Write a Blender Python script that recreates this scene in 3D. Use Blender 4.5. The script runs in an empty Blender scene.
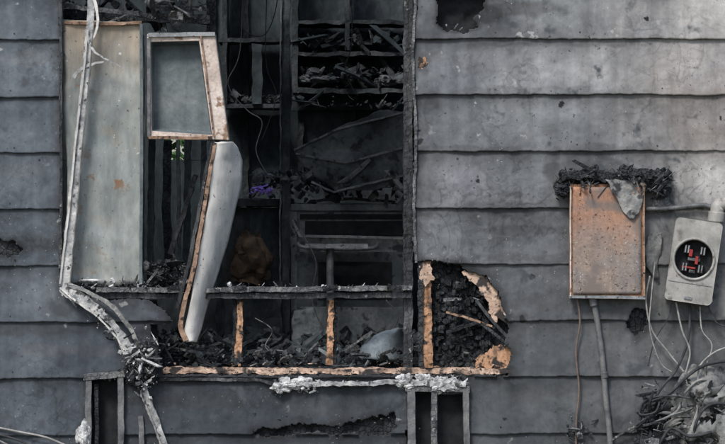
import bpy, math, random, bmesh
import numpy as np
from mathutils import Vector, Euler, noise as mn
random.seed(7)
S=0.005; D=14.0; ZC=1.5
sc=bpy.context.scene
K=1.25
def lin(v):
    v=v/255.0
    return v/12.92 if v<=0.04045 else ((v+0.055)/1.055)**2.4
def C(r,g,b,k=None):
    k=K if k is None else k
    return (min(lin(r)*k,0.85),min(lin(g)*k,0.85),min(lin(b)*k,0.85),1)
# image pixel coordinates (pixels of 5 mm) -> metres, for a thing standing y metres behind the wall face
def P(u,v,y=0.0):
    f=S*(1+y/D)
    return Vector(((u-362.5)*f,y,ZC+(222-v)*f))

# ---------------------------------------------------------------- materials
def mat(name,cols,scale=6,stretch=(1,1,1),rough=0.8,metal=0.0,bump=0.4,bscale=60,crackle=0,crackamt=0.6,
        attr=None,specks=(),fine=0.25,zgrad=None,bdist=0.004,veins=None,runs=0.0,blister=0):
    m=bpy.data.materials.new(name); m.use_nodes=True
    nt=m.node_tree; N=nt.nodes; L=nt.links
    b=N['Principled BSDF']; b.inputs['Roughness'].default_value=rough; b.inputs['Metallic'].default_value=metal
    b.inputs['Specular IOR Level'].default_value=0.25
    tc=N.new('ShaderNodeTexCoord'); mp=N.new('ShaderNodeMapping'); mp.inputs['Scale'].default_value=stretch
    L.new(tc.outputs['Object'],mp.inputs[0])
    def noi(s,det=4,r=0.6,src=None,dist=0.0):
        n=N.new('ShaderNodeTexNoise'); n.inputs['Scale'].default_value=s; n.inputs['Detail'].default_value=det
        n.inputs['Roughness'].default_value=r; n.inputs['Distortion'].default_value=dist
        L.new(src or mp.outputs[0],n.inputs['Vector']); return n.outputs[0]
    def ramp(src,stops):
        r=N.new('ShaderNodeValToRGB'); e=r.color_ramp.elements
        while len(e)<len(stops): e.new(0.5)
        for i,(p,c) in enumerate(stops): e[i].position=p; e[i].color=c
        L.new(src,r.inputs[0]); return r.outputs[0]
    def mix(mode,f,a,c):
        x=N.new('ShaderNodeMix'); x.data_type='RGBA'; x.blend_type=mode
        for sock,val in ((x.inputs[0],f),(x.inputs[6],a),(x.inputs[7],c)):
            if hasattr(val,'links') : L.new(val,sock)
            else: sock.default_value=val
        return x.outputs[2]
    def G(v): return (v,v,v,1)
    n1=noi(scale,5)
    if attr:
        a=N.new('ShaderNodeAttribute'); a.attribute_name=attr; col=a.outputs['Color']
        g=ramp(n1,[(0.3,(0.72,0.735,0.76,1)),(0.5,(1,1,1,1)),(0.7,(1.24,1.23,1.2,1))])
        col=mix('MULTIPLY',1.0,col,g)
    else:
        k=len(cols)
        st=[(0.32+0.36*i/(max(k-1,1)),c) for i,c in enumerate(cols)]
        col=ramp(n1,st) if k>1 else cols[0]
    if zgrad:
        sx=N.new('ShaderNodeSeparateXYZ'); L.new(tc.outputs['Object'],sx.inputs[0])
        ad=N.new('ShaderNodeMath'); ad.operation='MULTIPLY_ADD'; L.new(noi(9,4,0.7),ad.inputs[0]); ad.inputs[1].default_value=zgrad[3]; L.new(sx.outputs[2],ad.inputs[2])
        mr=N.new('ShaderNodeMapRange'); L.new(ad.outputs[0],mr.inputs[0]); mr.inputs[1].default_value=zgrad[0]+zgrad[3]*0.5; mr.inputs[2].default_value=zgrad[1]+zgrad[3]*0.5
        col=mix('MIX',mr.outputs[0],col,zgrad[2])
    if runs:
        mp2=N.new('ShaderNodeMapping'); mp2.inputs['Scale'].default_value=(14,14,0.9); L.new(tc.outputs['Object'],mp2.inputs[0])
        g=ramp(noi(1.0,4,0.65,src=mp2.outputs[0],dist=0.3),[(0.33,G(1-runs)),(0.52,G(1)),(0.7,G(1+runs*0.7))])
        col=mix('MULTIPLY',1.0,col,g)
    if fine:
        g=ramp(noi(scale*9,4,0.7),[(0.3,G(1-fine)),(0.7,G(1+fine))])
        col=mix('MULTIPLY',1.0,col,g)
    if veins:
        for (vs_,wd,amt) in veins:
            nv=noi(vs_,4,0.55,src=tc.outputs['Object'],dist=0.6)
            g=ramp(nv,[(0.5-wd,G(1)),(0.5-wd*.3,G(1-amt)),(0.5+wd*.3,G(1-amt)),(0.5+wd,G(1))])
            mk_=ramp(noi(1.7,2,0.5,src=tc.outputs['Object']),[(0.42,G(0)),(0.6,G(1))])
            bw=N.new('ShaderNodeRGBToBW'); L.new(mk_,bw.inputs[0])
            col=mix('MULTIPLY',bw.outputs[0],col,g)
    for (s,th,w,c,mscale) in specks:
        f=ramp(noi(s,3,0.6,src=tc.outputs['Object']),[(th,G(0)),(th+w,G(1))])
        if mscale:
            f2=ramp(noi(mscale,2,0.5,src=tc.outputs['Object']),[(0.45,G(0)),(0.6,G(1))])
            f=mix('MULTIPLY',1.0,f,f2)
        bw=N.new('ShaderNodeRGBToBW'); L.new(f,bw.inputs[0])
        col=mix('MIX',bw.outputs[0],col,c)
    h=noi(bscale,5,0.65,src=tc.outputs['Object'])
    if blister:
        v=N.new('ShaderNodeTexVoronoi'); v.inputs['Scale'].default_value=blister; L.new(tc.outputs['Object'],v.inputs['Vector'])
        bl=ramp(v.outputs['Distance'],[(0.08,G(1)),(0.2,G(0))])
        mk_=ramp(noi(3.1,2,0.5,src=tc.outputs['Object']),[(0.5,G(0)),(0.6,G(1))])
        bl=mix('MULTIPLY',1.0,bl,mk_)
        col=mix('MULTIPLY',1.0,col,ramp(bl,[(0,G(1)),(1,G(0.68))]))
        hm=N.new('ShaderNodeMath'); hm.operation='MULTIPLY_ADD'; L.new(bl,hm.inputs[0]); hm.inputs[1].default_value=0.8; L.new(h,hm.inputs[2]); h=hm.outputs[0]
    if crackle:
        v=N.new('ShaderNodeTexVoronoi'); v.feature='DISTANCE_TO_EDGE'; v.inputs['Scale'].default_value=crackle
        vm=N.new('ShaderNodeVectorMath'); vm.operation='MULTIPLY_ADD'
        nn=N.new('ShaderNodeTexNoise'); nn.inputs['Scale'].default_value=crackle*0.6; L.new(tc.outputs['Object'],nn.inputs['Vector'])
        L.new(nn.outputs['Color'],vm.inputs[0]); vm.inputs[1].default_value=(1.2/crackle,)*3; L.new(mp.outputs[0],vm.inputs[2])
        L.new(vm.outputs[0],v.inputs['Vector'])
        cr=ramp(v.outputs['Distance'],[(0.0,G(0)),(0.10,G(1))])
        inv=mix('SCREEN',1.0,cr,G(1-crackamt))
        col=mix('MULTIPLY',1.0,col,inv)
        hm=N.new('ShaderNodeMath'); hm.operation='MULTIPLY_ADD'; L.new(inv,hm.inputs[0]); hm.inputs[1].default_value=0.9; L.new(h,hm.inputs[2]); h=hm.outputs[0]
    if bump:
        bp=N.new('ShaderNodeBump'); bp.inputs['Strength'].default_value=bump; bp.inputs['Distance'].default_value=bdist
        L.new(h,bp.inputs['Height']); L.new(bp.outputs[0],b.inputs['Normal'])
    if hasattr(col,'links'): L.new(col,b.inputs['Base Color'])
    else: b.inputs['Base Color'].default_value=col
    return m
M={}
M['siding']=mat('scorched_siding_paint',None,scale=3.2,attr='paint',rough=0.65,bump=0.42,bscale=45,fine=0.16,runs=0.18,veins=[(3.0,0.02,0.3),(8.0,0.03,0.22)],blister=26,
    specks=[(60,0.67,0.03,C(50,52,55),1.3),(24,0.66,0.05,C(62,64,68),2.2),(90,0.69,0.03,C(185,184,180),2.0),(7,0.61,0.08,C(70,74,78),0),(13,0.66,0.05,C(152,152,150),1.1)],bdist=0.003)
M['char']=mat('charred_wood',[C(26,29,31),C(44,47,49),C(72,74,76)],scale=9,rough=0.7,bump=0.9,bscale=50,crackle=34,crackamt=0.5,bdist=0.008)
M['charv']=mat('charred_stud',[C(34,37,39),C(60,62,64),C(94,95,96)],scale=8,stretch=(1,1,0.3),rough=0.75,bump=0.9,bscale=50,crackle=32,crackamt=0.4,bdist=0.006,specks=[(40,0.62,0.06,C(140,140,138),3)])
M['greychar']=mat('ashed_wood',[C(56,58,60),C(98,99,100),C(134,134,132)],scale=14,rough=0.85,bump=0.8,bscale=80,crackle=40,crackamt=0.5,specks=[(50,0.6,0.05,C(175,173,168),5)])
M['room']=mat('sooted_wall',[C(36,43,46),C(56,64,67),C(80,87,90)],scale=3,stretch=(1,1,0.5),rough=0.9,bump=0.6,bscale=25,fine=0.35)
M['roomchar']=mat('sooted_framing',[C(32,37,39),C(54,59,61),C(80,84,86)],scale=7,stretch=(1,1,0.5),rough=0.85,bump=0.9,bscale=40,bdist=0.008)
M['roomgrey']=mat('sooted_rubble',[C(56,61,63),C(86,91,93),C(118,121,121)],scale=9,rough=0.85,bump=0.8,bscale=40)
M['wood']=mat('exposed_timber',[C(72,60,52),C(158,120,92),C(184,144,114),C(106,84,68)],scale=10,stretch=(1,1,0.4),rough=0.85,bump=0.7,bscale=60,specks=[(16,0.50,0.08,C(54,50,48),0),(60,0.60,0.05,C(62,56,52),0)])
M['sill']=mat('sill_timber',[C(94,82,75),C(170,144,126),C(198,172,152),C(118,98,86)],scale=9,stretch=(0.5,1,1),rough=0.9,bump=0.8,bscale=60,specks=[(12,0.51,0.07,C(60,56,54),0),(60,0.6,0.05,C(60,56,54),0)])
M['fridge']=mat('heat_stained_steel',[C(108,114,114),C(136,141,138),C(160,162,156)],scale=3.5,stretch=(1.6,1,0.6),rough=0.5,metal=0.1,bump=0.25,bscale=20,fine=0.12,runs=0.17,
    zgrad=(2.12,2.6,C(156,140,120),0.5),specks=[(5,0.54,0.14,C(142,124,104),2.0),(14,0.6,0.08,C(124,98,76),2.2),(60,0.66,0.04,C(80,80,80),0),(30,0.68,0.04,C(186,186,182),0)])
M['white']=mat('sooty_white_enamel',[C(160,158,154),C(194,192,187),C(212,209,203)],scale=5,stretch=(2,1,0.5),rough=0.6,bump=0.15,bscale=30,fine=0.08,runs=0.12,specks=[(9,0.56,0.12,C(146,136,126),1.5),(70,0.66,0.03,C(90,88,85),0)])
M['peach']=mat('heat_tinted_enamel',[C(162,148,138),C(192,178,167),C(206,195,186)],scale=7,rough=0.5,bump=0.15,specks=[(14,0.58,0.08,C(130,106,88),0),(60,0.66,0.04,C(80,76,72),0)])
M['brownedge']=mat('rusty_edge',[C(88,72,60),C(134,108,90),C(168,142,122)],scale=14,rough=0.75,bump=0.4,specks=[(30,0.56,0.06,C(58,50,46),0)])
M['liner']=mat('sooty_liner',[C(70,77,81),C(96,104,106),C(122,127,127)],scale=4,rough=0.7,bump=0.3,fine=0.2,runs=0.15)
M['trim']=mat('scorched_aluminium_trim',[C(100,102,103),C(156,157,156),C(192,191,187)],scale=12,rough=0.6,bump=0.4,bscale=60,specks=[(20,0.57,0.06,C(74,74,76),0)])
M['ash']=mat('white_ash',[C(105,106,108),C(176,176,175),C(218,217,214)],scale=30,rough=1.0,bump=1.0,bscale=120,fine=0.3)
M['rustbox']=mat('rusted_box_steel',[C(110,104,101),C(132,123,117),C(142,126,114)],scale=6,rough=0.75,bump=0.3,bscale=90,fine=0.22,runs=0.14,
    zgrad=(1.36,1.70,C(172,122,92),0.3),specks=[(120,0.63,0.04,C(174,171,168),2.2),(70,0.62,0.04,C(84,66,56),0),(5,0.55,0.12,C(116,106,100),0)])
M['rustrim']=mat('rust_rim',[C(112,82,64),C(148,110,84),C(132,96,74)],scale=12,rough=0.8,bump=0.4,specks=[(40,0.58,0.05,C(80,62,54),0)])
M['meter']=mat('galvanised_meter_can',[C(126,125,120),C(150,148,143),C(166,164,158)],scale=8,rough=0.55,metal=0.1,bump=0.2,bscale=50,fine=0.12,runs=0.12,specks=[(40,0.64,0.05,C(105,95,85),0),(9,0.58,0.08,C(112,108,102),0)])
M['black']=mat('soot_and_shade_black',[C(26,28,30),C(42,44,46)],scale=20,rough=0.8,bump=0.4)  # soot on burned parts, and painted shade inside the dark openings
M['red']=mat('red_plastic',[C(130,45,46),C(165,66,64)],scale=40,rough=0.5,bump=0.1)
M['steel']=mat('dull_steel',[C(104,108,110),C(134,137,138),C(154,155,154)],scale=12,rough=0.5,metal=0.2,bump=0.3,specks=[(30,0.6,0.06,C(85,80,76),0)])
M['conduit']=mat('sooty_conduit',[C(76,78,80),C(104,105,106),C(122,121,119)],scale=14,rough=0.6,metal=0.2,bump=0.3)
M['hood']=mat('sooty_hood_steel',[C(52,58,61),C(74,81,84),C(96,102,104)],scale=4,rough=0.6,bump=0.3,runs=0.2,specks=[(12,0.56,0.08,C(46,50,52),0)])
M['hoodedge']=mat('sooty_hood_edge',[C(74,80,82),C(104,109,110),C(126,129,129)],scale=9,rough=0.6,bump=0.3,specks=[(20,0.56,0.08,C(56,60,62),0)])
M['stove']=mat('burned_range_enamel',[C(84,91,94),C(118,124,125),C(146,149,148)],scale=5,rough=0.6,bump=0.25,runs=0.2,specks=[(10,0.55,0.08,C(66,71,74),0)])
M['purple']=mat('purple_plastic',[C(125,100,200),C(160,135,235)],scale=30,rough=0.5,bump=0.2)
M['bag']=mat('scorched_paper',[C(50,44,38),C(74,61,50),C(92,76,62)],scale=9,rough=0.9,bump=0.6)
M['blue']=mat('bluegrey_plastic',[C(112,122,128),C(134,144,150)],scale=9,rough=0.5,bump=0.2,runs=.2)
M['cloth']=mat('sooty_fabric',[C(84,85,86),C(122,122,120),C(154,153,149)],scale=9,rough=0.95,bump=0.8,bscale=70,specks=[(14,0.56,0.06,C(62,62,63),0)])
M['wirew']=mat('pale_wire',[C(112,111,108),C(160,158,154)],scale=30,rough=0.7,bump=0)
M['wireb']=mat('burned_wire',[C(42,43,45),C(74,74,76)],scale=30,rough=0.8,bump=0)
M['copper']=mat('bare_copper',[C(90,80,74),C(118,102,92)],scale=30,rough=0.6,bump=0)
M['leaf']=mat('leaves',[(0.03,0.07,0.02,1),(0.05,0.11,0.03,1),(0.08,0.16,0.05,1)],scale=6,rough=0.7,bump=0)
M['bark']=mat('bark',[C(60,50,42),C(90,76,62)],scale=12,rough=0.9,bump=0.6)
M['dirt']=mat('scorched_ground',[(0.05,0.045,0.035,1),(0.09,0.08,0.06,1),(0.06,0.09,0.035,1)],scale=1.5,rough=0.95,bump=0.6,bscale=12)
M['conc']=mat('foundation_concrete',[C(95,95,94),C(130,128,125)],scale=4,rough=0.9,bump=0.4)

# ---------------------------------------------------------------- mesh helpers
def empty(name):
    e=bpy.data.objects.new(name,None); sc.collection.objects.link(e); return e
def mk(name,verts,faces,mats,parent=None,smooth=False,mi=None):
    me=bpy.data.meshes.new(name); me.from_pydata([tuple(v) for v in verts],[],faces)
    for m in (mats if isinstance(mats,(list,tuple)) else [mats]): me.materials.append(M[m])
    if mi is not None: me.polygons.foreach_set('material_index',mi)
    if smooth: me.polygons.foreach_set('use_smooth',[True]*len(faces))
    me.update(); o=bpy.data.objects.new(name,me); sc.collection.objects.link(o)
    if parent: o.parent=parent
    return o
def box(name,x0,x1,y0,y1,z0,z1,m,parent=None,jit=0.0,bev=0.0,cell=0.04):
    nx=max(1,min(60,int((x1-x0)/cell))) if jit else 1
    ny=max(1,min(60,int((y1-y0)/cell))) if jit else 1
    nz=max(1,min(60,int((z1-z0)/cell))) if jit else 1
    idx={}; vs=[]; fs=[]
    def vid(i,j,k):
        key=(i,j,k)
        if key not in idx:
            p=Vector((x0+(x1-x0)*i/nx,y0+(y1-y0)*j/ny,z0+(z1-z0)*k/nz))
            if jit: p+=mn.noise_vector(p*14)*jit+mn.noise_vector(p*55)*jit*0.5
            idx[key]=len(vs); vs.append(p)
        return idx[key]
    for i in range(nx):
        for k in range(nz):
            fs.append((vid(i,0,k),vid(i+1,0,k),vid(i+1,0,k+1),vid(i,0,k+1)))
            fs.append((vid(i,ny,k),vid(i,ny,k+1),vid(i+1,ny,k+1),vid(i+1,ny,k)))
    for j in range(ny):
        for k in range(nz):
            fs.append((vid(0,j,k),vid(0,j,k+1),vid(0,j+1,k+1),vid(0,j+1,k)))
            fs.append((vid(nx,j,k),vid(nx,j+1,k),vid(nx,j+1,k+1),vid(nx,j,k+1)))
    for i in range(nx):
        for j in range(ny):
            fs.append((vid(i,j,0),vid(i,j+1,0),vid(i+1,j+1,0),vid(i+1,j,0)))
            fs.append((vid(i,j,nz),vid(i+1,j,nz),vid(i+1,j+1,nz),vid(i,j+1,nz)))
    o=mk(name,vs,fs,m,parent)
    if bev:
        b=o.modifiers.new('b','BEVEL'); b.width=bev; b.segments=2; b.limit_method='ANGLE'
    return o
def ubox(name,u0,u1,v0,v1,y,dep,m,parent=None,jit=0.0,bev=0.0,cell=0.04):
    a=P(u0,v1,y); b=P(u1,v0,y)
    return box(name,a.x,b.x,y,y+dep,a.z,b.z,m,parent,jit,bev,cell)
def spline(pts,seg):
    pts=[Vector(p) for p in pts]
    if len(pts)<3:
        return [pts[0].lerp(pts[-1],i/seg) for i in range(seg+1)]
    out=[]
    for i in range(len(pts)-1):
        p0=pts[max(i-1,0)];p1=pts[i];p2=pts[i+1];p3=pts[min(i+2,len(pts)-1)]
        for k in range(seg):
            t=k/seg
            out.append(0.5*((2*p1)+(p2-p0)*t+(2*p0-5*p1+4*p2-p3)*t*t+(3*p1-3*p2+p3-p0)*t**3))
    out.append(pts[-1]); return out
def lpath(pts,step):
    pts=[Vector(p) for p in pts]; out=[]
    for a,b in zip(pts[:-1],pts[1:]):
        n=max(1,int((b-a).length/step))
        for k in range(n): out.append(a.lerp(b,k/n))
    out.append(pts[-1]); return out
def sweep(name,pts,w,t,m,parent=None,rnd=False,jit=0.0,curve=True,seg=8,taper=None,step=0.025,wf=None):
    path=spline(pts,seg) if curve else lpath(pts,step)
    vs=[];fs=[]; k=8; n=len(path)
    for i,p in enumerate(path):
        tg=(path[min(i+1,n-1)]-path[max(i-1,0)]).normalized()
        wd=tg.cross(Vector((0,1,0)))
        if wd.length<0.15: wd=tg.cross(Vector((0,0,1)))
        wd.normalize(); dp=tg.cross(wd).normalized()
        f=1.0
        if taper: f=taper[0]+(taper[1]-taper[0])*i/(n-1)
        if wf: f*=wf(i/(n-1))
        for j in range(k):
            if rnd: a=2*math.pi*j/k; q=wd*math.cos(a)*w/2+dp*math.sin(a)*t/2
            else:
                c=[(1,0),(1,1),(0,1),(-1,1),(-1,0),(-1,-1),(0,-1),(1,-1)][j]; q=wd*c[0]*w/2+dp*c[1]*t/2
            q=p+q*f
            if jit: q=q+mn.noise_vector(q*45)*jit+mn.noise_vector(q*12+Vector((5,1,2)))*jit*1.2
            vs.append(q)
    for i in range(n-1):
        for j in range(k):
            fs.append((i*k+j,i*k+(j+1)%k,(i+1)*k+(j+1)%k,(i+1)*k+j))
    fs.append(tuple(range(k))[::-1]); fs.append(tuple((n-1)*k+j for j in range(k)))
    return mk(name,vs,fs,m,parent,smooth=rnd)
def usweep(name,uv,w,t,m,parent=None,**kw):
    return sweep(name,[P(*p) for p in uv],w*S,t*S,m,parent,**kw)
def plate(name,uv,y,th,m,parent=None,rag=1.0):
    pts=[]
    for i in range(len(uv)):
        a=uv[i]; b=uv[(i+1)%len(uv)]; L=math.hypot(b[0]-a[0],b[1]-a[1]); n=max(1,int(L/1.6))
        for k in range(n):
            t=k/n; x=a[0]+(b[0]-a[0])*t; z=a[1]+(b[1]-a[1])*t
            x+=mn.noise(Vector((x*.35,z*.35,y*9)))*rag*2.2+random.uniform(-.4,.4)*rag; z+=mn.noise(Vector((x*.35,z*.35,9+y)))*rag*2.2+random.uniform(-.4,.4)*rag
            pts.append((x,z))
    n=len(pts); vs=[P(x,z,y) for x,z in pts]+[P(x,z,y)+Vector((0,th,0)) for x,z in pts]
    fs=[tuple(range(n))[::-1],tuple(range(n,2*n))]+[(i,(i+1)%n,n+(i+1)%n,n+i) for i in range(n)]
    return mk(name,vs,fs,m,parent)
def patch(name,rows,m,parent=None,nx=16,sub=5,bulge=0.0,crump=0.0,cs=9,th=0.004,holes=None,smooth=True,hs=30):
    R=[]
    for i in range(len(rows)-1):
        for k in range(sub):
            t=k/sub
            R.append([a+(b-a)*t for a,b in zip(rows[i],rows[i+1])])
    R.append(list(rows[-1])); vs=[];fs=[]
    for r in R:
        for j in range(nx+1):
            t=j/nx; y=r[3]+(r[4]-r[3])*t-bulge*math.sin(math.pi*t)
            p=P(r[1]+(r[2]-r[1])*t,r[0],y)
            if crump: p=p+mn.noise_vector(p*cs)*crump+mn.noise_vector(p*cs*3)*crump*0.4
            vs.append(p)
    for i in range(len(R)-1):
        for j in range(nx):
            if holes:
                q=vs[i*(nx+1)+j]
                if mn.noise(q*hs)>holes: continue
            fs.append((i*(nx+1)+j,(i+1)*(nx+1)+j,(i+1)*(nx+1)+j+1,i*(nx+1)+j+1))
    o=mk(name,vs,fs,m,parent,smooth=smooth)
    s=o.modifiers.new('s','SOLIDIFY'); s.thickness=th; s.offset=0
    return o
def flakes(name,n,region,size,mats,parent=None,flat=0.3,long=1.0,tumble=1.0):
    """one heap of broken pieces: irregular splinters and torn flakes of very mixed size"""
    vs=[];fs=[];mi=[]
    for i in range(n):
        c=region(); s=size*(0.25+random.random()**3*1.9)
        kind=random.random()
        if kind<.35: d=Vector((s*random.uniform(1.3,2.6)*long,s*random.uniform(.15,.4),s*random.uniform(.1,.35)))
        elif kind<.75: d=Vector((s*random.uniform(.6,1.2)*long,s*random.uniform(.5,1),s*.12))
        else: d=Vector((s*random.uniform(.5,.9),s*random.uniform(.4,.8),s*flat*random.uniform(.7,1.6)))
        R=Euler((random.uniform(-1,1)*tumble,random.uniform(-1,1)*tumble,random.uniform(0,6.3))).to_matrix()
        b=len(vs); k=random.choice((5,6,7)); ph=random.random()*6.28
        angs=sorted(ph+6.283*(j+random.uniform(-.35,.35))/k for j in range(k))
        bend=random.uniform(-.3,.3)
        for zz in (-1,1):
            for a in angs:
                r_=random.uniform(.6,1.05)
                q=Vector((math.cos(a)*d.x*r_,math.sin(a)*d.y*r_,zz*d.z*random.uniform(.6,1.1)))/2
                q.z+=bend*q.x*q.x/max(d.x,1e-4)
                vs.append(c+R@q)
        F=[tuple(range(b,b+k))[::-1],tuple(range(b+k,b+2*k))]+[(b+j,b+(j+1)%k,b+k+(j+1)%k,b+k+j) for j in range(k)]
        fs+=F; mi+=[random.randrange(len(mats))]*len(F)
    return mk(name,vs,fs,mats,parent,mi=mi)
def ureg(u0,u1,v0,v1,y0,y1,pw=1):
    def f():
        y=random.uniform(y0,y1); v=v1-(v1-v0)*random.random()**pw
        return P(random.uniform(u0,u1),v,y)
    return f
def lump(name,c,r,m,parent=None,amp=0.5,fs_=18,sub=4):
    bm=bmesh.new(); bmesh.ops.create_icosphere(bm,subdivisions=sub,radius=1)
    for v in bm.verts:
        d=v.co.copy(); p=Vector((c.x+d.x*r[0],c.y+d.y*r[1],c.z+d.z*r[2]))
        k=1+amp*mn.noise(p*fs_)+amp*0.8*(0.5-abs(mn.noise(p*fs_*2.7)))
        v.co=Vector((c.x+d.x*r[0]*k,c.y+d.y*r[1]*k,c.z+d.z*r[2]*k))
    me=bpy.data.meshes.new(name); bm.to_mesh(me); bm.free(); me.materials.append(M[m])
    o=bpy.data.objects.new(name,me); sc.collection.objects.link(o); o.parent=parent
    return o

# ---------------------------------------------------------------- house
house=empty('burned_house')
MAIN=[(62,-150),(62,272),(66,290),(100,298),(150,300),(166,311),(171,323),(150,326),(158,345),(160,364),(163,375),(508,375),(512,352),(503,341),(509,325),(501,305),(496,290),(486,276),(470,271),(456,262),(415,262),(414,200),(416,120),(413,60),(416,0),(415,-150)]
HOLES=[MAIN,[(434,-12),(438,10),(436,24),(446,32),(464,32),(477,27),(474,17),(483,8),(488,-12)],
 [(-12,238),(15,241),(25,248),(12,255),(-12,258)],
 [(636,308),(648,312),(646,330),(636,334),(627,328),(628,318)],
 [(88,377),(121,377),(121,500),(88,500)],[(408,388),(466,388),(466,500),(408,500)],
 [(250,431),(300,424),(345,425),(372,416),(392,413),(397,425),(390,434),(340,434),(300,433),(262,437)]]
def vhash(ix,iy,seed):
    h=np.sin(ix*127.1+iy*311.7+seed*74.7)*43758.5453
    return h-np.floor(h)
def vn(x,y,seed=0):
    ix=np.floor(x);iy=np.floor(y);fx=x-ix;fy=y-iy;fx=fx*fx*(3-2*fx);fy=fy*fy*(3-2*fy)
    a=vhash(ix,iy,seed);b=vhash(ix+1,iy,seed);c=vhash(ix,iy+1,seed);d=vhash(ix+1,iy+1,seed)
    return (a*(1-fx)+b*fx)*(1-fy)+(c*(1-fx)+d*fx)*fy-0.5
def fb(x,y,seed=0): return vn(x,y,seed)+0.5*vn(x*2.1,y*2.1,seed+1)+0.25*vn(x*4.3,y*4.3,seed+2)
def inpoly(x,y,poly):
    r=np.zeros(x.shape,bool); n=len(poly)
    for i in range(n):
        x0,y0=poly[i];x1,y1=poly[(i+1)%n]
        if y0==y1: continue
        c=((y0>y)!=(y1>y))&(x<(x1-x0)*(y-y0)/(y1-y0)+x0); r^=c
    return r
def pdist(x,y,poly):
    d=np.full(x.shape,1e9); n=len(poly)
    for i in range(n):
        ax,ay=poly[i];bx,by=poly[(i+1)%n]; dx=bx-ax;dy=by-ay
        t=np.clip(((x-ax)*dx+(y-ay)*dy)/(dx*dx+dy*dy+1e-9),0,1)
        d=np.minimum(d,np.hypot(x-ax-t*dx,y-ay-t*dy))
    return d
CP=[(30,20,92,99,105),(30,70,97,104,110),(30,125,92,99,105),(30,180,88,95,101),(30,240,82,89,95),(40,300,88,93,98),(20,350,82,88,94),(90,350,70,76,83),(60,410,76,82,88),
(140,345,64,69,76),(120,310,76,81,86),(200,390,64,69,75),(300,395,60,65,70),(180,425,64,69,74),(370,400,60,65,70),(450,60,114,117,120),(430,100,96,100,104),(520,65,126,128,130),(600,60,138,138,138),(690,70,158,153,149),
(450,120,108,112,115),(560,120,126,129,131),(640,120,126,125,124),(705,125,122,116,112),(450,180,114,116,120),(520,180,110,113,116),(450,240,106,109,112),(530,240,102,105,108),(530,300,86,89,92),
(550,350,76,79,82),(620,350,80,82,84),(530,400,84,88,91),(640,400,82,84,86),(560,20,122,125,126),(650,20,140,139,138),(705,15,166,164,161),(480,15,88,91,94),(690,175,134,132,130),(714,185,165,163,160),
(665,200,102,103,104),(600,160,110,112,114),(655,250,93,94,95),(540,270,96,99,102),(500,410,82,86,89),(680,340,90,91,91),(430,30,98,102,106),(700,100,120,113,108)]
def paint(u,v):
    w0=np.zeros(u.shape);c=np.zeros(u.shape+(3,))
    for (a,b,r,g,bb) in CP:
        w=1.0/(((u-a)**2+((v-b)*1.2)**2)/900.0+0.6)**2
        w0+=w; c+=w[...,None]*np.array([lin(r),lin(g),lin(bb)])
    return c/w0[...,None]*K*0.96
def blot(u,v,a,b,ra,rb,seed,soft=.35):
    d=np.sqrt(((u-a)/ra)**2+((v-b)/rb)**2)+fb(u*.06,v*.06,seed)*.7+fb(u*.2,v*.2,seed+5)*.25
    return np.clip((1-d)/soft,0,1)
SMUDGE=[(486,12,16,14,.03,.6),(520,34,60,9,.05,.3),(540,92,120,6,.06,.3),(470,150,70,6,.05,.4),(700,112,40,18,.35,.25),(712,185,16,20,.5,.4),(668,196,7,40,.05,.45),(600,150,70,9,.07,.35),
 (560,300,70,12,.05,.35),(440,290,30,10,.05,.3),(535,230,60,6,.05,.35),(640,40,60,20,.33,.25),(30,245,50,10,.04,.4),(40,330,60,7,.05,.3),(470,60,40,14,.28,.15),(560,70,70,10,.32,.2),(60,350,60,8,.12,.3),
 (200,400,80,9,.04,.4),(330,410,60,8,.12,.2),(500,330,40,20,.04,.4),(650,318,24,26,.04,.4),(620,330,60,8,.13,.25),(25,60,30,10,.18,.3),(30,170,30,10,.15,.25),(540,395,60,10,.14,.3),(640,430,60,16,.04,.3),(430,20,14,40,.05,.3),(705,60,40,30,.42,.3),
 (590,172,60,12,.04,.45),(520,10,50,9,.05,.45),(425,150,14,110,.05,.35),(540,205,80,5,.05,.3),(560,258,80,6,.045,.3),(560,44,90,4,.06,.3)]
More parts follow.
